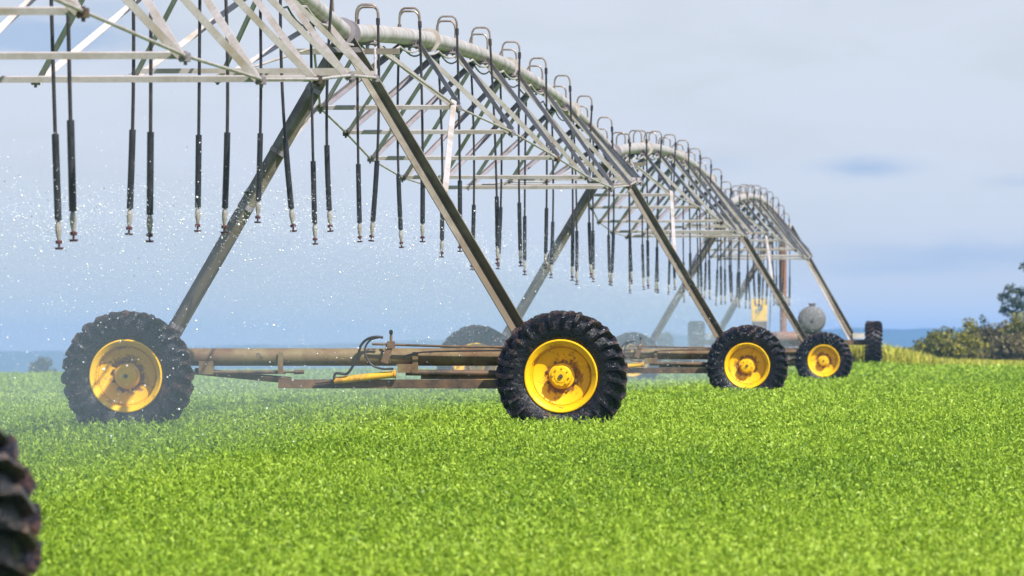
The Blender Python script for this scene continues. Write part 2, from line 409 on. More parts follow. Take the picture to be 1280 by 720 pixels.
# ------------------------------------------------------------------ foliage
def leaf_blob(blobs, leaf, dens):
    """leaf cards through the volume of several ellipsoids: blobs = [(c, r)]"""
    V = []; T = []
    for c, r in blobs:
        n = max(30, int(dens * r[0] * r[2] / (leaf * leaf)))
        d = rng.normal(size=(n, 3)); d /= np.linalg.norm(d, axis=1)[:, None]
        rad = rng.uniform(0, 1, n) ** .45 * (1 + .25 * np.sin(d[:, 0] * 5 + c[0] * 3) * np.cos(d[:, 2] * 6 + c[1]))
        p = np.array(c) + d * rad[:, None] * np.array(r)
        a = rng.normal(size=(n, 3)); a /= np.linalg.norm(a, axis=1)[:, None]
        b = np.cross(a, rng.normal(size=(n, 3))); b /= np.linalg.norm(b, axis=1)[:, None]
        s = (leaf * rng.uniform(.6, 1.3, n))[:, None]
        V.append(np.stack([p - a * s, p + b * s * .45, p + a * s, p - b * s * .45], 1).reshape(-1, 3))
        clump = rng.uniform(-.12, .12)
        T.append(np.repeat(np.clip(rng.normal(.42, .2, n) + clump, 0, 1), 4))
    return np.concatenate(V), np.concatenate(T)
def foliage(name, blobs, leaf, dens, mat, parent, off):
    v, t = leaf_blob(blobs, leaf, dens); v = v - np.array(off); n = len(v) // 4
    me = bpy.data.meshes.new(name); me.vertices.add(len(v)); me.vertices.foreach_set('co', v.astype(np.float32).ravel())
    me.loops.add(len(v)); me.loops.foreach_set('vertex_index', np.arange(len(v), dtype=np.int32))
    me.polygons.add(n); me.polygons.foreach_set('loop_start', (np.arange(n) * 4).astype(np.int32)); me.update(calc_edges=True)
    at = me.attributes.new('tone', 'FLOAT', 'POINT'); at.data.foreach_set('value', t.astype(np.float32))
    me.materials.append(mat); return link(bpy.data.objects.new(name, me), parent)

def shrub(px, topy, wpx, Y, mat, label, name='shrub', cat='bush', leaf=.075, group=None, dens=9):
    k = Y / FPX; X = (px - 640) * k; g = zgf(X, Y); zt = EYE - (topy - (446 if Y > 250 and Y < 300 else 438)) * k; w = wpx * k * .62
    hgt = zt - g; root = empty(name, (X, Y, g))
    blobs = [((X, Y, g + hgt * .45), (w * .95, w * .8, hgt * .48))]
    for i in range(12):
        a = random.uniform(0, 6.28); rr = random.uniform(.3, .75) * w; s = random.uniform(.28, .5) * w
        hz = random.uniform(.35, .82)
        blobs.append(((X + rr * math.cos(a), Y + rr * math.sin(a), g + hgt * hz), (s, s, s * .9)))
    blobs.append(((X + random.uniform(-.2, .2) * w, Y, zt - .3 * w), (w * .4, w * .4, w * .32)))
    foliage('crown', blobs, leaf, dens, mat, root, (X, Y, g))
    st = MB()
    for i in range(4):
        a = random.uniform(0, 6.28)
        st.tube([(0, 0, -.05), (.12 * w * math.cos(a), .12 * w * math.sin(a), hgt * .3), (.5 * w * math.cos(a), .5 * w * math.sin(a), hgt * .75)], [.05, .035, .012], 6)
    st.build('trunk', BARK, root)
    tag(root, label, cat, group); return root
G = 'bushes in a row beyond the field on the right'
shrub(1166, 420, 50, 262, BUSH, 'low rounded olive and yellow bush, leftmost of the row beyond the field', group=G)
shrub(1188, 416, 44, 268, BUSH, 'yellow-green bush just right of the leftmost one in the row', group=G)
shrub(1212, 405, 40, 270, BUSH, 'taller dark olive bush left of the one with the pointed top', group=G)
shrub(1227, 401, 30, 276, GUM, 'narrow dark bush with a pointed top rising above its neighbours', group=G, dens=4)
shrub(1236, 412, 50, 266, BUSH2, 'brownish twiggy bush in front of the narrow pointed one', group=G)
shrub(1258, 408, 46, 272, BUSH2, 'brown bush below the hanging gum foliage', group=G)
shrub(1280, 398, 52, 264, BUSH, 'yellow-topped bush at the right edge of the picture', group=G)
shrub(1312, 400, 60, 268, BUSH2, 'bush under the gum tree trunk beyond the right edge', group=G)
shrub(1200, 422, 60, 258, BUSH, 'lowest wide bush at the front of the row beyond the field', group=G)
shrub(1262, 424, 70, 256, BUSH2, 'low brown bush in front at the right end of the row', group=G)
shrub(1126, 433, 34, 207, BUSH, 'small yellowish green weed bush beside the edge-on right wheel of the pivot cart', group='low bushes on the crest', leaf=.05)
shrub(1104, 437, 36, 209, BUSH, 'low scrubby bush behind the edge-on right wheel of the pivot cart', group='low bushes on the crest', leaf=.05)
shrub(52, 447, 38, 520, GREYTREE, 'small hazy grey-green tree standing alone at the far left field edge', 'tree', 'tree', leaf=.22, dens=40)
shrub(827, 416, 36, 520, GREYTREE, 'faint grey-green tree between the second and third towers', 'tree', 'tree', leaf=.22, dens=40)

def gum_tree():
    Y = 300; k = Y / FPX; X = (1318 - 640) * k; g = zgf(X, Y); root = empty('gum_tree', (X, Y, g))
    def q(px, py, dy=0): 
        p = W(px, py, Y); return Vector((p.x - X, dy, p.z - g))
    st = MB()
    fork = q(1312, 395)
    st.tube([(0, 0, -.1), (.05, 0, fork.z * .5), fork], [.17, .14, .11], 10)
    for e, m1 in (((1266, 372), (1290, 388)), ((1268, 398), (1292, 402)), ((1284, 334), (1298, 365)), ((1330, 310), (1320, 350)), ((1358, 350), (1335, 375)), ((1345, 385), (1330, 392))):
        st.tube([fork, q(*m1, random.uniform(-.4, .4)), q(*e, random.uniform(-.8, .8))], [.07, .045, .012], 7)
    st.build('trunk', BARK, root)
    blobs = []
    for px, py, r in ((1256, 372, 9), (1263, 362, 8), (1268, 378, 11), (1275, 366, 9), (1256, 388, 8), (1268, 392, 8), (1280, 384, 12), (1281, 334, 7), (1288, 328, 8), (1292, 350, 10), (1300, 364, 14), (1310, 338, 14), (1325, 322, 14), (1340, 345, 16), (1352, 365, 14), (1335, 380, 15), (1318, 305, 12), (1296, 395, 12), (1350, 330, 10)):
        p = W(px, py, Y); rr = r * k
        blobs.append(((p.x, Y + random.uniform(-.7, .7), p.z), (rr, rr * 1.1, rr * .85)))
    foliage('crown', blobs, .085, 11, GUM, root, (X, Y, g))
    tag(root, 'gum tree with open clumps of dark leaves cut by the right edge', 'tree')
gum_tree()

# ------------------------------------------------------------------ wheel
def make_wheel(parent, loc, rz=0.0, rx=0.0):
    """axle along local Y, dished side towards -Y"""
    m = MB()
    rim = [(.352, -.145), (.358, -.163), (.352, -.176), (.343, -.178), (.334, -.168), (.304, -.150), (.298, -.140), (.292, -.055), (.284, -.046), (.277, -.054), (.20, -.026), (.16, -.012), (.105, -.008),
           (.105, .012), (.26, -.01), (.30, -.04), (.310, -.02), (.310, .11), (.345, .15), (.352, .17), (.36, .15), (.33, .10), (.33, -.11)]
    m.lathe(rim, 72)
    w = m.build('wheel', RIM, parent)
    w.location = loc; w.rotation_euler = (0, rx, rz)
    t = MB()
    prof = [(.340, -.135), (.352, -.158), (.375, -.176), (.42, -.196), (.48, -.203), (.53, -.192), (.562, -.160), (.578, -.12), (.584, 0),
            (.578, .12), (.562, .160), (.53, .192), (.48, .203), (.42, .196), (.375, .176), (.352, .158), (.340, .135)]
    t.lathe(prof, 96)
    NL = 27
    for side in (-1, 1):
        for i in range(NL):
            a0 = 2 * math.pi * (i + (.5 if side > 0 else 0)) / NL + random.uniform(-.012, .012)
            path = [(.000, 0.0, .634, .570), (.075, .050, .640, .570), (.150, .105, .636, .560), (.205, .145, .618, .530), (.240, .168, .560, .50), (.226, .172, .480, .45)]
            V = []
            for j, (y, da, rt, rb) in enumerate(path):
                rt += random.uniform(-.013, .010)
                hw = (.0145, .0155, .018, .021, .019, .011)[j] + random.uniform(-.005, .004)
                for r_, ww, yy in ((rt, hw * .8, y), (rb, hw * 1.25, y * (.9 if j > 2 else 1))):
                    for sg in (-1, 1):
                        ang = a0 + da + sg * ww / r_
                        V.append((r_ * math.cos(ang), side * (yy - .0), r_ * math.sin(ang)))
            F = []
            for j in range(len(path) - 1):
                b = j * 4; c = b + 4
                F += [(b, c, c + 1, b + 1), (b, b + 2, c + 2, c), (b + 1, c + 1, c + 3, b + 3), (b + 2, b + 3, c + 3, c + 2)]
            F += [(0, 1, 3, 2), (len(V) - 4, len(V) - 2, len(V) - 1, len(V) - 3)]
            t.add(V, F)
    t.build('tyre', TYRE, w)
    h = MB()
    h.lathe([(.001, -.150), (.060, -.150), (.066, -.144), (.094, -.140), (.102, -.132), (.104, -.03), (.125, -.025), (.125, .0), (.09, .10), (.001, .10)], 40, closed=False)
    for i in range(8):
        a = 2 * math.pi * i / 8 + .2
        c = Vector((.080 * math.cos(a), -.146, .080 * math.sin(a)))
        h.tube([c, c + Vector((0, -.014, 0))], .009, 6, smooth=False)
    h.build('hub', HUB, w)
    for i in range(8):
        bo = MB(); a = 2 * math.pi * i / 8
        c = Vector((.145 * math.cos(a), -.010, .145 * math.sin(a)))
        bo.tube([c, c + Vector((0, -.030, 0))], .013, 6, smooth=False); bo.build('wheel_bolt', RUST2, w)
    bo = MB(); bo.tube([(0, -.151, 0), (0, -.168, 0)], .022, 6, smooth=False)
    bo.build('axle_nut', RUST2, w)
    return w
def copy_wheel(w, parent, loc, rz=0.0, spin=0.0):
    c = w.copy(); COL.objects.link(c); c.parent = parent; c.location = loc; c.rotation_euler = (0, spin, rz)
    for ch in w.children:
        d = ch.copy(); COL.objects.link(d); d.parent = c
    return c

# ------------------------------------------------------------------ tower
PZ = 3.96            # pipe height above the ground at a tower
BY = .30             # the base beam runs behind the wheels
NODE_W = [.72, .92, 1.10, 1.15, 1.15, 1.10, .92, .72]
NODE_D = [.76, 1.02, 1.28, 1.44, 1.46, 1.28, 1.02, .76]
def make_tower(loc, yaw):
    T = empty('drive_tower', loc, yaw)
    w1 = make_wheel(T, (-2.12, 0, .63), 0, .4)
    copy_wheel(w1, T, (2.12, 0, .63), 0, 1.9)
    b = MB(); b.tube([(-2.15, BY, .815), (2.15, BY, .815)], .086, 24); b.build('base_beam', RUST, T)
    for sx in (-1, 1):
        g = MB(); g.box((sx * 2.12, .30, .66), (.26, .20, .30)); g.tube([(sx * 2.12, .10, .63), (sx * 2.12, .42, .63)], .09, 16)
        g.build('gearbox', RUST2, T)
        l = MB()
        top = (sx * .03, 0.02, PZ - .06); foot = (sx * 1.80, BY - .05, .90)
        l.angle(top, foot, .112, .010, (0, 1 if sx > 0 else -1, 0))
        leg = l.build('leg', LEG, T)
        for f in (.16, .36, .54, .93):
            c = MB()
            p = Vector(top).lerp(Vector(foot), f); d = (Vector(foot) - Vector(top)).normalized()
            rot = Matrix.Rotation(math.atan2(-d.z, d.x) * 1, 3, 'Y') if True else None
            c.box(p + Vector((0, .03, 0)), (.045, .05, .15), rot); c.build('splice_clip', GALV2, leg)
        f = MB(); f.box((sx * 1.80, BY, .915), (.26, .22, .03)); f.box((sx * 1.80, BY - .10, .86), (.16, .02, .16)); f.build('foot_plate', RUST2, T)
        # brace from the leg up to the first truss corner of the next span
        s = MB(); s.angle((sx * 1.00, .14, 2.42), (sx * .725, 4.50, PZ - .50), .062, .006, (sx, 0, .3)); s.build('stay_brace', GALV, T)
    # drive linkage under the beam
    m = MB(); m.box((.42, BY - .05, .553), (2.18, .07, .088)); m.build('lower_channel', RUST2, T)
    m = MB(); m.angle((-1.50, BY - .02, .69), (-.55, BY - .06, .60), .05, .012, (0, -1, .4)); m.build('tie_bar', RUST2, T)
    m = MB(); m.tube([(-1.42, BY - .05, .665), (-.60, BY - .05, .668)], .018, 8); m.tube([(-.60, BY - .05, .668), (-.52, BY - .05, .668)], .010, 8)
    m.tube([(-.52, BY - .05, .668), (-.42, BY - .05, .669)], .021, 8); m.build('piston_rod', RUST2, T)
    m = MB(); m.box((-1.38, BY - .02, .71), (.14, .12, .13)); m.build('pivot_bracket', RUST, T)
    m = MB(); m.box((-.645, BY - .10, .755), (.050, .014, .21)); m.build('hanger_strap', RUST, T)
    m = MB(); m.box((.675, BY - .10, .765), (.055, .014, .20)); m.build('hanger_strap', RUST, T)
    m = MB(); m.box((.575, BY - .08, .705), (.145, .10, .085)); m.build('linkage_block', RUST, T)
    m = MB(); m.tube([(.58, BY - .08, .665), (1.62, BY - .06, .655)], .030, 12); m.box((1.2, BY - .02, .625), (.95, .05, .05)); m.build('drive_rod', RUST2, T)
    m = MB(); m.tube([(-.12, BY - .12, .585), (.47, BY - .12, .648)], .034, 16); m.tube([(.47, BY - .12, .648), (.49, BY - .12, .650)], .042, 16); m.build('hydraulic_cylinder', CYL, T)
    m = MB(); m.tube([(-.30, BY - .12, .566), (-.12, BY - .12, .585)], .014, 8); m.build('cylinder_rod', RUST2, T)
    def hz(px, py): return ((px - 430) / 128.6, BY - .16, .88 - (py - 438) / 128.6)
    for path, r in (([(477, 422), (468, 421), (457, 424), (449, 432), (446, 443), (440, 456), (432, 467), (424, 467), (417, 467), (415, 474)], .013),
                    ([(476, 421), (463, 424), (456, 431), (454, 441), (458, 450), (464, 457), (476, 461), (490, 461)], .010),
                    ([(500, 447), (520, 441), (560, 439), (640, 438)], .008)):
        m = MB(); pts = [Vector(hz(*p)) for p in path]
        out = [pts[0]]
        for i in range(len(pts) - 1):
            p0, p1, p2, p3 = pts[max(i - 1, 0)], pts[i], pts[i + 1], pts[min(i + 2, len(pts) - 1)]
            for u in (.25, .5, .75, 1): out.append(.5 * ((2 * p1) + (p2 - p0) * u + (2 * p0 - 5 * p1 + 4 * p2 - p3) * u * u + (3 * p1 - p0 - 3 * p2 + p3) * u ** 3))
        m.tube(out, r, 8); m.build('hydraulic_hose', HOSE, T)
    m = MB(); m.tube([hz(463, 430), hz(560, 433), hz(645, 434)], .012, 8); m.build('control_rod', RUST2, T)
    m = MB(); m.box(Vector(hz(482, 443)), (.07, .03, .17), Matrix.Rotation(.3, 3, 'Y')); m.box(Vector(hz(487, 431)), (.075, .05, .07)); m.tube([hz(487, 427), hz(487, 419)], .014, 8); m.build('control_valve', RUST2, T)
    m = MB(); m.tube([hz(487, 419), hz(487, 417), hz(487, 413.5), hz(487, 412)], [.008, .018, .018, .006], 12); m.build('valve_knob', HOSE, T)
    # head of the tower
    m = MB(); m.box((0, .0, PZ - .16), (.34, .10, .05)); m.tube([(0, -.03, PZ), (0, .03, PZ)], .13, 20); m.build('pipe_saddle', GALV2, T)
    for sx in (-1, 1): m = MB(); m.box((sx * .36, .10, PZ - .17), (.34, .06, .055)); m.build('alignment_bar', LEG, T)
    m = MB(); m.tube([(0, .05, PZ), (0, .22, PZ + .01)], .102, 20); m.build('flexible_boot', HOSE, T)
    return T

TW = [(-4.53, 26.1), (-1.63, 67.0), (1.565, 107.9), (4.79, 152.8), (7.75, 195.6)]
TZ = [-.44, 0.0, .01, .02, .40]
def yaw_at(i):
    a = TW[max(i - 1, 0)]; b = TW[min(i + 1, 4)]; return -math.atan2(b[0] - a[0], b[1] - a[1])
GT = 'wheeled towers carrying the irrigation machine'
t1 = make_tower((*TW[1], TZ[1]), yaw_at(1))
tag(t1, 'nearest fully visible wheeled tower with both yellow rims in full view', 'irrigation tower', GT)
for i, lab in ((0, 'wheeled tower whose muddy tyre is cut off at the lower left corner'),
               (2, 'second wheeled tower, its left wheel half hidden behind the nearer base beam'),
               (3, 'third and smallest wheeled tower, standing before the rusty pivot post')):
    t = copy_tree(t1); t.location = (*TW[i], TZ[i]); t.rotation_euler.z = yaw_at(i); tag(t, lab, 'irrigation tower', GT)
    for k, c in enumerate([c for c in t.children if c.name.startswith('wheel')]):
        c.rotation_euler[1] += 1.1 * i + k

# ------------------------------------------------------------------ spans
ENDS = {(0, 8): (92, 302), (0, 9): (74, 312), (0, 10): (187, 303), (0, 11): (161, 294), (0, 12): (280, 292), (0, 13): (247, 290), (0, 14): (367, 290), (0, 15): (322, 279), (0, 16): (413, 290), (0, 17): (394, 306),
        (1, 0): (464, 302), (1, 1): (450, 303), (1, 2): (528, 303), (1, 3): (502, 310), (1, 4): (575, 315), (1, 5): (552, 322), (1, 6): (622, 330), (1, 7): (590, 338)}
def span(i, label):
    hr = random.Random(40 + i)
    x0, y0 = TW[i]; x1, y1 = TW[i + 1]; z0, z1 = TZ[i] + PZ, TZ[i + 1] + PZ
    if i == 3: z1 = TZ[4] + 3.86
    if i == 2: z1 += .12
    if i == 3: z0 += .12
    org = Vector((x0, y0, z0)); root = empty('irrigation_span', org)
    A = Vector((x0, y0, z0)); B = Vector((x1, y1, z1)); d = (B - A); ax = Vector((d.x, d.y, 0)).normalized(); rt = Vector((ax.y, -ax.x, 0)); up = Vector((0, 0, 1))
    def C(t): return A + d * t + up * (.50 * 4 * t * (1 - t))
    PR = .090
    m = MB(); m.tube([C(.005 + .99 * k / 36) for k in range(37)], PR, 20); m.build('pipe', PIPE, root, org)
    for t in (.006, .222, .5, .778, .994):
        m = MB(); p = C(t); q = C(t + .0006); dd = (q - p).normalized(); m.tube([p - dd * .02, p + dd * .02], PR + .045, 20); m.build('pipe_flange', PIPE if t not in (.006, .994) else GALV2, root, org)
    nodes = []
    for k in range(8):
        t = (k + 1) / 9; c = C(t) - up * NODE_D[k]
        nodes.append((c - rt * NODE_W[k], c + rt * NODE_W[k]))
    joints = [C((k + .5) / 9) for k in range(9)]
    for k, (l, r) in enumerate(nodes):
        m = MB(); m.angle(l + up * .02, r + up * .02, .042, .005, (-ax - up * 1.3) if k > 5 else (-ax + up * .6)); m.build('cross_bar', GALV, root, org)
        for s, nd in ((-1, l), (1, r)):
            for jq, jn in enumerate((joints[k], joints[k + 1])):
                m = MB(); e = jn + rt * (s * PR * .8) - up * (PR * .75)
                m.angle(e, nd, .054, .0055, (-rt - ax * .5 - up * .6) if jq and i else (rt * .55 * s - ax + up * .8)); m.build('strut', GALV2 if jq and i else GALV, root, org)  # away-leaning struts past the nearest span: shade put in by the darker zinc
            m = MB(); m.box(nd - up * .01, (.065, .10, .055)); m.tube([nd - ax * .08, nd + ax * .08], .020, 8); m.tube([nd - up * .06, nd + up * .03], .012, 6); m.build('corner_bracket', RUST2 if (k + s) % 3 == 0 else GALV2, root, org)
    for s, ix in ((-1, 0), (1, 1)):
        chain = [C(.006) + rt * s * .32 - up * .17] + [nd[ix] for nd in nodes] + [C(.994) + rt * s * .32 - up * .17]
        for a, b in zip(chain[:-1], chain[1:]):
            m = MB(); m.tube([a, b], .0125, 8); m.build('chord_rod', GALV, root, org)
    for jn in joints:
        m = MB(); m.box(jn - up * (PR + .012), (.20, .30, .02)); m.box(jn - up * (PR + .03), (.03, .34, .06)); m.build('joint_plate', GALV2, root, org)
    # cable and water line slung under the pipe
    for off, sag, r, mt in ((.10, .05, .013, GALV), (-.07, .07, .010, HOSE)):
        m = MB(); pts = []
        for k in range(109):
            t = .004 + .992 * k / 108; ph = (k % 6) / 6
            pts.append(C(t) + rt * off - up * (PR + .035 + sag * 4 * ph * (1 - ph)))
        m.tube(pts, r, 6); m.build('supply_line', mt, root, org)
    # goosenecks and drop hoses, alternately right and left
    for j in range(18):
        s = 1 if j % 2 == 0 else -1; t = (j + .5) / 18 * 1.0
        p = C(t) + up * (PR - .01); w = .215 * s; H = .205 + random.uniform(-.012, .012)
        yj = random.uniform(-.02, .02)
        path = [p, p + up * (H * .55)]
        for a in (.3, .6, .9): path.append(p + up * (H * .55 + H * .45 * math.sin(a * math.pi / 2)) + rt * (w * .28 * (1 - math.cos(a * math.pi / 2))))
        path.append(p + up * H + rt * w * .5)
        for a in (.9, .6, .3): path.append(p + up * (H * .55 + H * .45 * math.sin(a * math.pi / 2)) + rt * (w - w * .28 * (1 - math.cos(a * math.pi / 2))))
        path += [p + up * (H * .55) + rt * w, p + up * .02 + rt * w]
        path = [q + ax * yj * (k / 9) for k, q in enumerate(path)]
        m = MB(); m.tube(path, .0115, 8); m.build('gooseneck', HOOK, root, org)
        top = path[-1] + up * .05
        gz = zgf(top.x, top.y); nz = gz + 1.90 + hr.uniform(-.07, .07)
        tilt = Vector((hr.gauss(0, .016), hr.gauss(0, .015), 0))
        if (i, j) in ENDS:
            e = W(*ENDS[(i, j)], top.y); nz = e.z; tilt = Vector(((e.x - top.x) / (top.z - nz), 0, 0))
        bow = hr.uniform(-.045, .045)
        Lh = top.z - nz
        def HP(u): return top - up * (Lh * u) + tilt * (u * Lh) + rt * (bow * math.sin(math.pi * u))
        us = 1 - .80 / Lh; ue = 1 - .20 / Lh
        m = MB(); m.tube([HP(us * k / 8) for k in range(9)], .0135, 8); m.tube([HP(0), HP(.03)], .020, 8); hose = m.build('drop_hose', HOSE, root, org)
        m = MB(); m.tube([HP(us + (ue - us) * k / 4) for k in range(5)], .0255, 12); m.build('weight_sleeve', SLEEVE, hose, org)
        m = MB(); m.tube([HP(ue), HP(ue + .02 / Lh), HP(ue + .05 / Lh), HP(ue + .09 / Lh), HP(ue + .13 / Lh)], [.012, .020, .024, .020, .012], 10); m.build('pressure_regulator', WHITEP, hose, org)
        m = MB(); m.tube([HP(ue + .13 / Lh), HP(ue + .14 / Lh), HP(ue + .16 / Lh)], [.010, .026, .022], 10); m.tube([HP(ue + .16 / Lh), HP(ue + .185 / Lh)], .008, 6); m.tube([HP(ue + .185 / Lh), HP(1)], [.032, .026], 12); m.build('nozzle', MAROON, hose, org)
        NOZ.append(HP(1))
    tag(root, label, 'irrigation span', 'arched truss spans of the irrigation machine'); return root
NOZ = []
span(0, 'nearest arched span, entering from the top left corner and ending at the first full tower')
span(1, 'largest arched span seen whole, from the first full tower to the second')
span(2, 'middle arched span between the second tower and the third')
span(3, 'farthest arched span, ending at the rusty pivot post')

# ------------------------------------------------------------------ pivot centre
def pivot():
    X, Y, g = TW[4][0], TW[4][1], TZ[4]
    P = empty('pivot_station', (X, Y, g), 0)
    def q(px, py, dy=0.0): p = W(px, py, Y); return Vector((p.x - X, dy, p.z - g))
    wsrc = [c for c in t1.children if c.name.startswith('wheel')][0]
    for px in (870, 1091):
        for dy in (-1.6, 1.6):
            if dy > 0 : continue
            copy_wheel(wsrc, P, (q(px, 400).x, dy + 1.2, .63 + .05), R(90 if px > 900 else -90) , random.uniform(0, 3))
    m = MB(); m.tube([q(979, 437, 0) - Vector((0, 0, .3)), q(979, 306, 0)], .095, 18)
    riser = m.build('riser_pipe', RUST3, P)
    m = MB(); m.tube([q(979, 383), q(979, 370)], .17, 20); m.build('pipe_flange', GALV2, riser)
    m = MB(); m.tube([q(979, 306), q(980, 292), q(982, 286, -.1), q(984, 284, -.5)], .10, 16); m.build('swivel_elbow', PIPE, riser)
    m = MB(); m.box(q(984, 424, -.1), (.95, .5, .42)); m.tube([q(970, 422, -.45), q(996, 422, -.45)], .16, 14); m.build('base_housing', RUST3, P)
    m = MB(); m.box(q(980, 428, 0), (4.9, .16, .15)); m.box(q(980, 428, 1.0), (4.9, .16, .15)); m.build('cart_beam', RUST2, P)
    for sx in (-1, 1):
        for dy in (-.9, 1.1):
            m = MB(); top = q(980 + sx * 8, 284, dy * .12); ft = q(980 + sx * 86, 424, dy)
            m.angle(top, ft, .11, .01, (0, 1 if sx > 0 else -1, 0)); m.build('leg', LEG if dy < 0 else GALV, P)
        m = MB(); m.box(q(980 + sx * 91, 420, -.9), (.34, .25, .16)); m.build('leg_foot', PIPE, P)
    m = MB(); m.box(q(947.5, 388, -1.0), (.44, .24, .64)); pan = m.build('control_panel', BOXY, P)
    m = MB(); m.box(q(947.5, 388, -1.123), (.40, .012, .60)); m.build('panel_door', BOXY, pan)
    m = MB()
    y = -1.134
    for a, b in (((943, 381), (949, 381)), ((949, 381), (945, 388)), ((946, 386), (952, 386)), ((950, 383), (948, 391)), ((943, 387), (944, 391))):
        m.tube([q(*a, y), q(*b, y)], .022, 6)
    m.build('panel_emblem', GREYT2, pan)
    m = MB(); m.box(q(948, 406, -1.0), (.30, .2, .16)); m.tube([q(940, 402, -1), q(940, 432, -1)], .03, 8); m.tube([q(956, 402, -1), q(956, 432, -1)], .03, 8); m.build('panel_stand', RUST2, pan)
    m = MB(); m.tube([q(964, 300, -.6), q(963, 350, -.7), q(960, 425, -.8)], .015, 6); m.build('cable', HOSE, P)
    tag(P, 'pivot centre on a wheeled cart with rusty post and yellow control box', 'pivot centre')
    # grey tank beside it
    c = W(1015, 399.5, Y - .3); T = empty('tank', (c.x, c.y, g))
    cz = c.z - g; r = .385
    m = MB(); prof = [(.001, -.40), (.12, -.395), (.25, -.375), (.34, -.34), (r, -.28), (r, .5), (.30, .58), (.001, .60)]
    m.lathe(prof, 48, closed=False); m.v = [(x, y_, z + cz) for x, y_, z in m.v]; m.build('tank_body', GREYT, T)
    m = MB(); m.tube([(0, -.395, cz - .02), (0, -.43, cz - .02)], .04, 12); m.build('drain_cap', NAVY, T)
    m = MB(); m.tube([(0, 0, cz + r - .01), (0, 0, cz + r + .05)], .09, 14); m.tube([(-.10, 0, cz + r + .06), (.10, 0, cz + r + .06)], .02, 8); m.build('filler_cap', NAVY, T)
    m = MB(); m.box((0, -.15, (cz - r) / 2), (.62, .08, cz - r + .12)); m.box((0, .4, (cz - r) / 2), (.62, .08, cz - r + .12)); m.build('cradle', RUST2, T)
    tag(T, 'round grey tank seen end-on beside the rusty pivot post', 'tank')
GREYT2 = worn('pale_blue_emblem_paint', (.22, .27, .36), (.18, .2, .28), .3, 4, (.5, .6))
pivot()

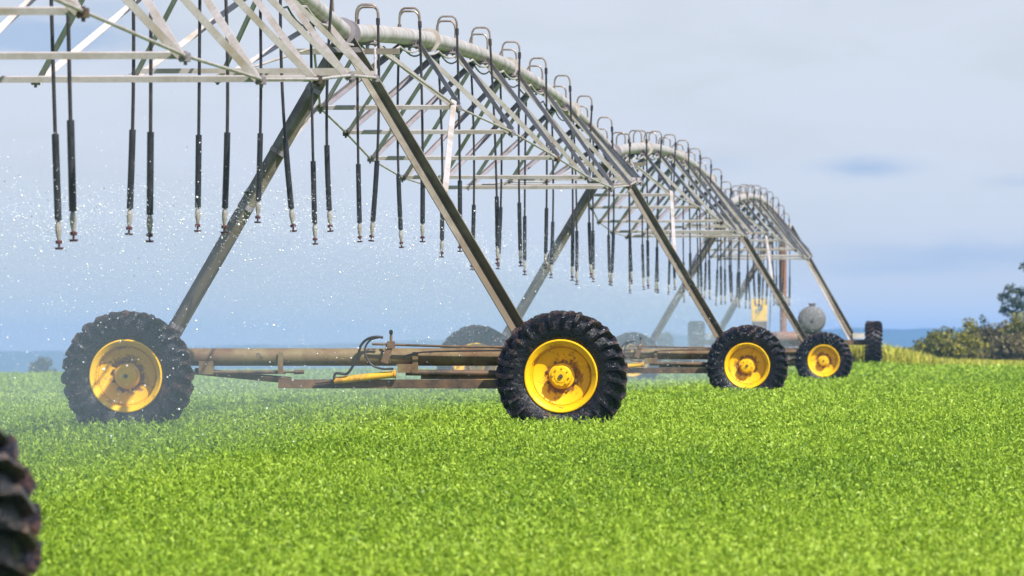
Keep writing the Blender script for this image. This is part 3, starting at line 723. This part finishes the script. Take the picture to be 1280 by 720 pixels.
# ------------------------------------------------------------------ spray: drops and mist
def spray():
    ico = np.array([[1, 0, 0], [-1, 0, 0], [0, 1, 0], [0, -1, 0], [0, 0, 1], [0, 0, -1]], float)
    tri = np.array([[0, 2, 4], [2, 1, 4], [1, 3, 4], [3, 0, 4], [2, 0, 5], [1, 2, 5], [3, 1, 5], [0, 3, 5]])
    P = []; S = []
    noz = np.array([tuple(n) for n in NOZ])
    for n, span_y, rmin, rmax, cnt in ((0, (14, 200), .0028, .0072, 46000), (1, (18, 90), .007, .014, 800)):
        sel = noz[(noz[:, 1] > span_y[0]) & (noz[:, 1] < span_y[1])]
        k = rng.integers(0, len(sel), cnt); b = sel[k]
        a = rng.uniform(0, 2 * np.pi, cnt); r = np.where(rng.uniform(0, 1, cnt) < .35, rng.uniform(.02, .9, cnt), rng.uniform(.05, 1, cnt) ** 1.1 * 4.8)
        z = b[:, 2] + .22 * r - .135 * r * r * rng.uniform(.45, 1.3, cnt) + rng.normal(0, .09, cnt) + .22 * rng.exponential(.6, cnt)
        p = np.stack([b[:, 0] + r * np.cos(a) - .45 * r * np.interp(b[:, 1], [50, 100], [2.0, 1.0]), b[:, 1] + r * np.sin(a), z], -1)
        g = zg(p[:, 0], p[:, 1]) + .3
        low = p[:, 2] < g; p[low, 2] = g[low] + rng.uniform(0, 1.6, low.sum()) ** 1.0
        s = rng.uniform(0, 1, cnt) ** 2.2 * (rmax - rmin) + rmin
        s = s * np.where(r < .9, .7, 1.0)
        P.append(p); S.append(s)
    p = np.concatenate(P); s = np.concatenate(S); n = len(p)
    rot = rng.normal(size=(n, 3, 3)); q, _ = np.linalg.qr(rot)
    v = np.einsum('nij,kj->nki', q, ico) * s[:, None, None] + p[:, None, :]
    f = (tri[None] + (np.arange(n) * 6)[:, None, None]).reshape(-1, 3)
    me = bpy.data.meshes.new('water_spray'); me.vertices.add(n * 6); me.vertices.foreach_set('co', v.astype(np.float32).ravel())
    me.loops.add(len(f) * 3); me.loops.foreach_set('vertex_index', f.astype(np.int32).ravel())
    me.polygons.add(len(f)); me.polygons.foreach_set('loop_start', (np.arange(len(f)) * 3).astype(np.int32)); me.update(calc_edges=True)
    me.polygons.foreach_set('use_smooth', [True] * len(f))
    m, nt, out = new_mat('water_drop'); b = N(nt, 'ShaderNodeBsdfPrincipled', inp={'Base Color': (.95, .97, 1, 1), 'Roughness': .25, 'Specular IOR Level': 1.0})
    nt.links.new(b.outputs[0], out.inputs[0]); me.materials.append(m)
    tag(link(bpy.data.objects.new('water_spray', me)), 'drops of water thrown out by the hanging nozzles', 'water spray', kind='stuff')
    # mist: closed soft bodies of even density round the machine
    def body(name, hw, top, dens, shift, lab, y0, y1):
        ring = 20; ys = list(np.linspace(y0, y1, 30)); V = []; F = []
        for i, y in enumerate(ys):
            e = min(1, (i + .35) / 2.5, (len(ys) - i - .65) / 2.5)
            cx = np.interp(y, [t[1] for t in TW], [t[0] for t in TW]) - (0 if y > TW[0][1] else (TW[0][1] - y) * .071) + shift * np.interp(y, [67, 105], [1, .88])
            g = zgf(cx, y) - .25; hgt = (top + .25) * (.55 + .45 * e); w = hw * (.35 + .65 * e) * np.interp(y, [67, 105], [.85, .85])
            for k in range(ring):
                a = 2 * math.pi * k / ring; ca, sa = math.cos(a), math.sin(a)
                V.append((cx + w * math.copysign(abs(ca) ** .8, ca), y, g + hgt * .5 + hgt * .5 * math.copysign(abs(sa) ** .55, sa)))
        for i in range(len(ys) - 1):
            for k in range(ring): F.append((i * ring + k, i * ring + (k + 1) % ring, (i + 1) * ring + (k + 1) % ring, (i + 1) * ring + k))
        F.append(tuple(range(ring))[::-1]); F.append(tuple((len(ys) - 1) * ring + k for k in range(ring)))
        mb = MB(); mb.add(V, F)
        m, nt, out = new_mat(name); vv = N(nt, 'ShaderNodeVolumePrincipled', inp={'Color': (.64, .75, .92, 1), 'Density': dens, 'Anisotropy': .15})
        nt.links.new(vv.outputs[0], out.inputs['Volume'])
        o = mb.build(name, m); tag(o, lab, 'mist', kind='stuff'); m.cycles.homogeneous_volume = True
    body('spray_mist', 4.0, 2.1, MIST * 1.15, -2.5, 'pale mist of fine spray hanging below the nozzles', 16, 190)
    body('drifting_mist', 5.6, 2.7, MIST * .6, -4.0, 'thinner mist drifting above the nozzles to the left', 14, 194)
MIST = .0054
spray()

def haze():
    mb = MB(); mb.box((0, 3200, -9), (10600, 6700, 66))
    m, nt, out = new_mat('haze_air'); vv = N(nt, 'ShaderNodeVolumePrincipled', inp={'Color': (.27, .52, 1, 1), 'Density': 2.1e-4, 'Anisotropy': .0})
    nt.links.new(vv.outputs[0], out.inputs['Volume']); m.cycles.homogeneous_volume = True
    tag(mb.build('haze', m), 'blue haze of the air over the far hills', 'haze', kind='stuff')
haze()

# ------------------------------------------------------------------ light and sky
LD = Vector((.42, -.50, .72)).normalized()     # towards the sun
elev = math.asin(LD.z); rotz = math.atan2(LD.x, LD.y)
sd = bpy.data.lights.new('sun', 'SUN'); sd.energy = 5.0; sd.angle = R(.53); sd.color = (1.0, .96, .91)
so = link(bpy.data.objects.new('sun', sd)); so.rotation_euler = LD.to_track_quat('Z', 'Y').to_euler(); so.location = (0, 0, 30)

wd = bpy.data.worlds.new('World'); scene.world = wd; wd.use_nodes = True
nt = wd.node_tree; nt.nodes.clear(); L = nt.links.new
out = nt.nodes.new('ShaderNodeOutputWorld'); bg = nt.nodes.new('ShaderNodeBackground')
sky = N(nt, 'ShaderNodeTexSky', sky_type='NISHITA', sun_disc=False, sun_elevation=elev, sun_rotation=rotz, altitude=50, air_density=1.0, dust_density=1.2, ozone_density=1.5)
tc = coords(nt).outputs['Generated']
sep = N(nt, 'ShaderNodeSeparateXYZ'); L(tc, sep.inputs[0])
az = math_n(nt, 'ARCTAN2', sep.outputs[0], sep.outputs[1])
cmb = N(nt, 'ShaderNodeCombineXYZ'); L(math_n(nt, 'MULTIPLY', az, 16.0), cmb.inputs[0]); L(math_n(nt, 'MULTIPLY', sep.outputs[2], 55.0), cmb.inputs[1])
n1 = noise(nt, cmb.outputs[0], 1.6, 5, .55, .6)
veil = ramp(nt, n1.outputs['Fac'], [(.38, (.0,) * 3), (.48, (.62,) * 3), (.60, (1.0,) * 3)]).outputs['Color']
low = ramp(nt, sep.outputs[2], [(0.0, (.0,) * 3), (.012, (.25,) * 3), (.020, (.7,) * 3), (.030, (1,) * 3)]).outputs['Color']
# one long streak of thicker blue-grey cloud low on the right, a broken one on the left
def blob(px, py, sx, sy, amp):
    a0 = (px - 640) / FPX; e0 = (438 - py) / FPX
    dx = math_n(nt, 'DIVIDE', math_n(nt, 'SUBTRACT', az, a0), sx / FPX)
    wob = math_n(nt, 'MULTIPLY', math_n(nt, 'SUBTRACT', noise(nt, cmb.outputs[0], 6, 3, .6).outputs['Fac'], .5), 2.2)
    dy = math_n(nt, 'ADD', math_n(nt, 'DIVIDE', math_n(nt, 'SUBTRACT', sep.outputs[2], e0), sy / FPX), wob)
    r2 = math_n(nt, 'ADD', math_n(nt, 'MULTIPLY', dx, dx), math_n(nt, 'MULTIPLY', dy, dy))
    return math_n(nt, 'MULTIPLY', math_n(nt, 'EXPONENT', math_n(nt, 'MULTIPLY', r2, -1.0)), amp)
low = ramp(nt, math_n(nt, 'ADD', sep.outputs[2], math_n(nt, 'MULTIPLY', math_n(nt, 'SUBTRACT', noise(nt, cmb.outputs[0], 3.0, 4, .55, .5).outputs['Fac'], .5), .012)), [(0.0, (.1,) * 3), (.0135, (.30,) * 3), (.0165, (.75,) * 3), (.030, (1,) * 3)]).outputs['Color']
bl = blob(1082, 210, 54, 11, .8)
for b_ in ((1275, 228, 40, 6, .35), (60, 45, 120, 24, 1.0), (1215, 318, 170, 17, .6), (1120, 338, 110, 10, .4), (330, 90, 120, 12, .3), (880, 205, 60, 14, .25), (140, 10, 60, 12, .35)):
    bl = math_n(nt, 'ADD', bl, blob(*b_))
cov = mixc(nt, 1.0, veil, low, 'MULTIPLY')
bl = math_n(nt, 'MINIMUM', bl, .8)
BLUE = (.425, .457, .505); PALE = (.445, .478, .540)
skyc = mixc(nt, 1.0, sky.outputs['Color'], (SKYS := .085,) * 3, 'MULTIPLY')
clouds = mixc(nt, bl, mixc(nt, cov, BLUE, PALE), (.25, .335, .48))
# high overhead the veil thins out and the open sky shows
kk = N(nt, 'ShaderNodeMapRange', inp={1: .09, 2: .40, 3: .97, 4: .05}); L(sep.outputs[2], kk.inputs[0])
fin = mixc(nt, kk.outputs[0], skyc, clouds)
L(fin, bg.inputs['Color']); bg.inputs['Strength'].default_value = 1.0
L(bg.outputs[0], out.inputs[0])
# ------------------------------------------------------------------ camera
cd = bpy.data.cameras.new('camera'); cam = link(bpy.data.objects.new('camera', cd)); scene.camera = cam
cam.location = (0, 0, EYE); cam.rotation_euler = (R(90), 0, 0)
cd.sensor_width = 36; cd.lens = 36 * FPX / 1280; cd.shift_y = (438 - 360) / 1280; cd.clip_start = .5; cd.clip_end = 20000
cd.dof.use_dof = True; cd.dof.focus_distance = 68.0; cd.dof.aperture_fstop = 7.1
scene.view_settings.view_transform = 'Standard'; scene.view_settings.look = 'None'; scene.view_settings.exposure = .68; scene.view_settings.gamma = 1
cy = scene.cycles; cy.max_bounces = 6; cy.transparent_max_bounces = 8; cy.volume_bounces = 1; cy.sample_clamp_indirect = 6
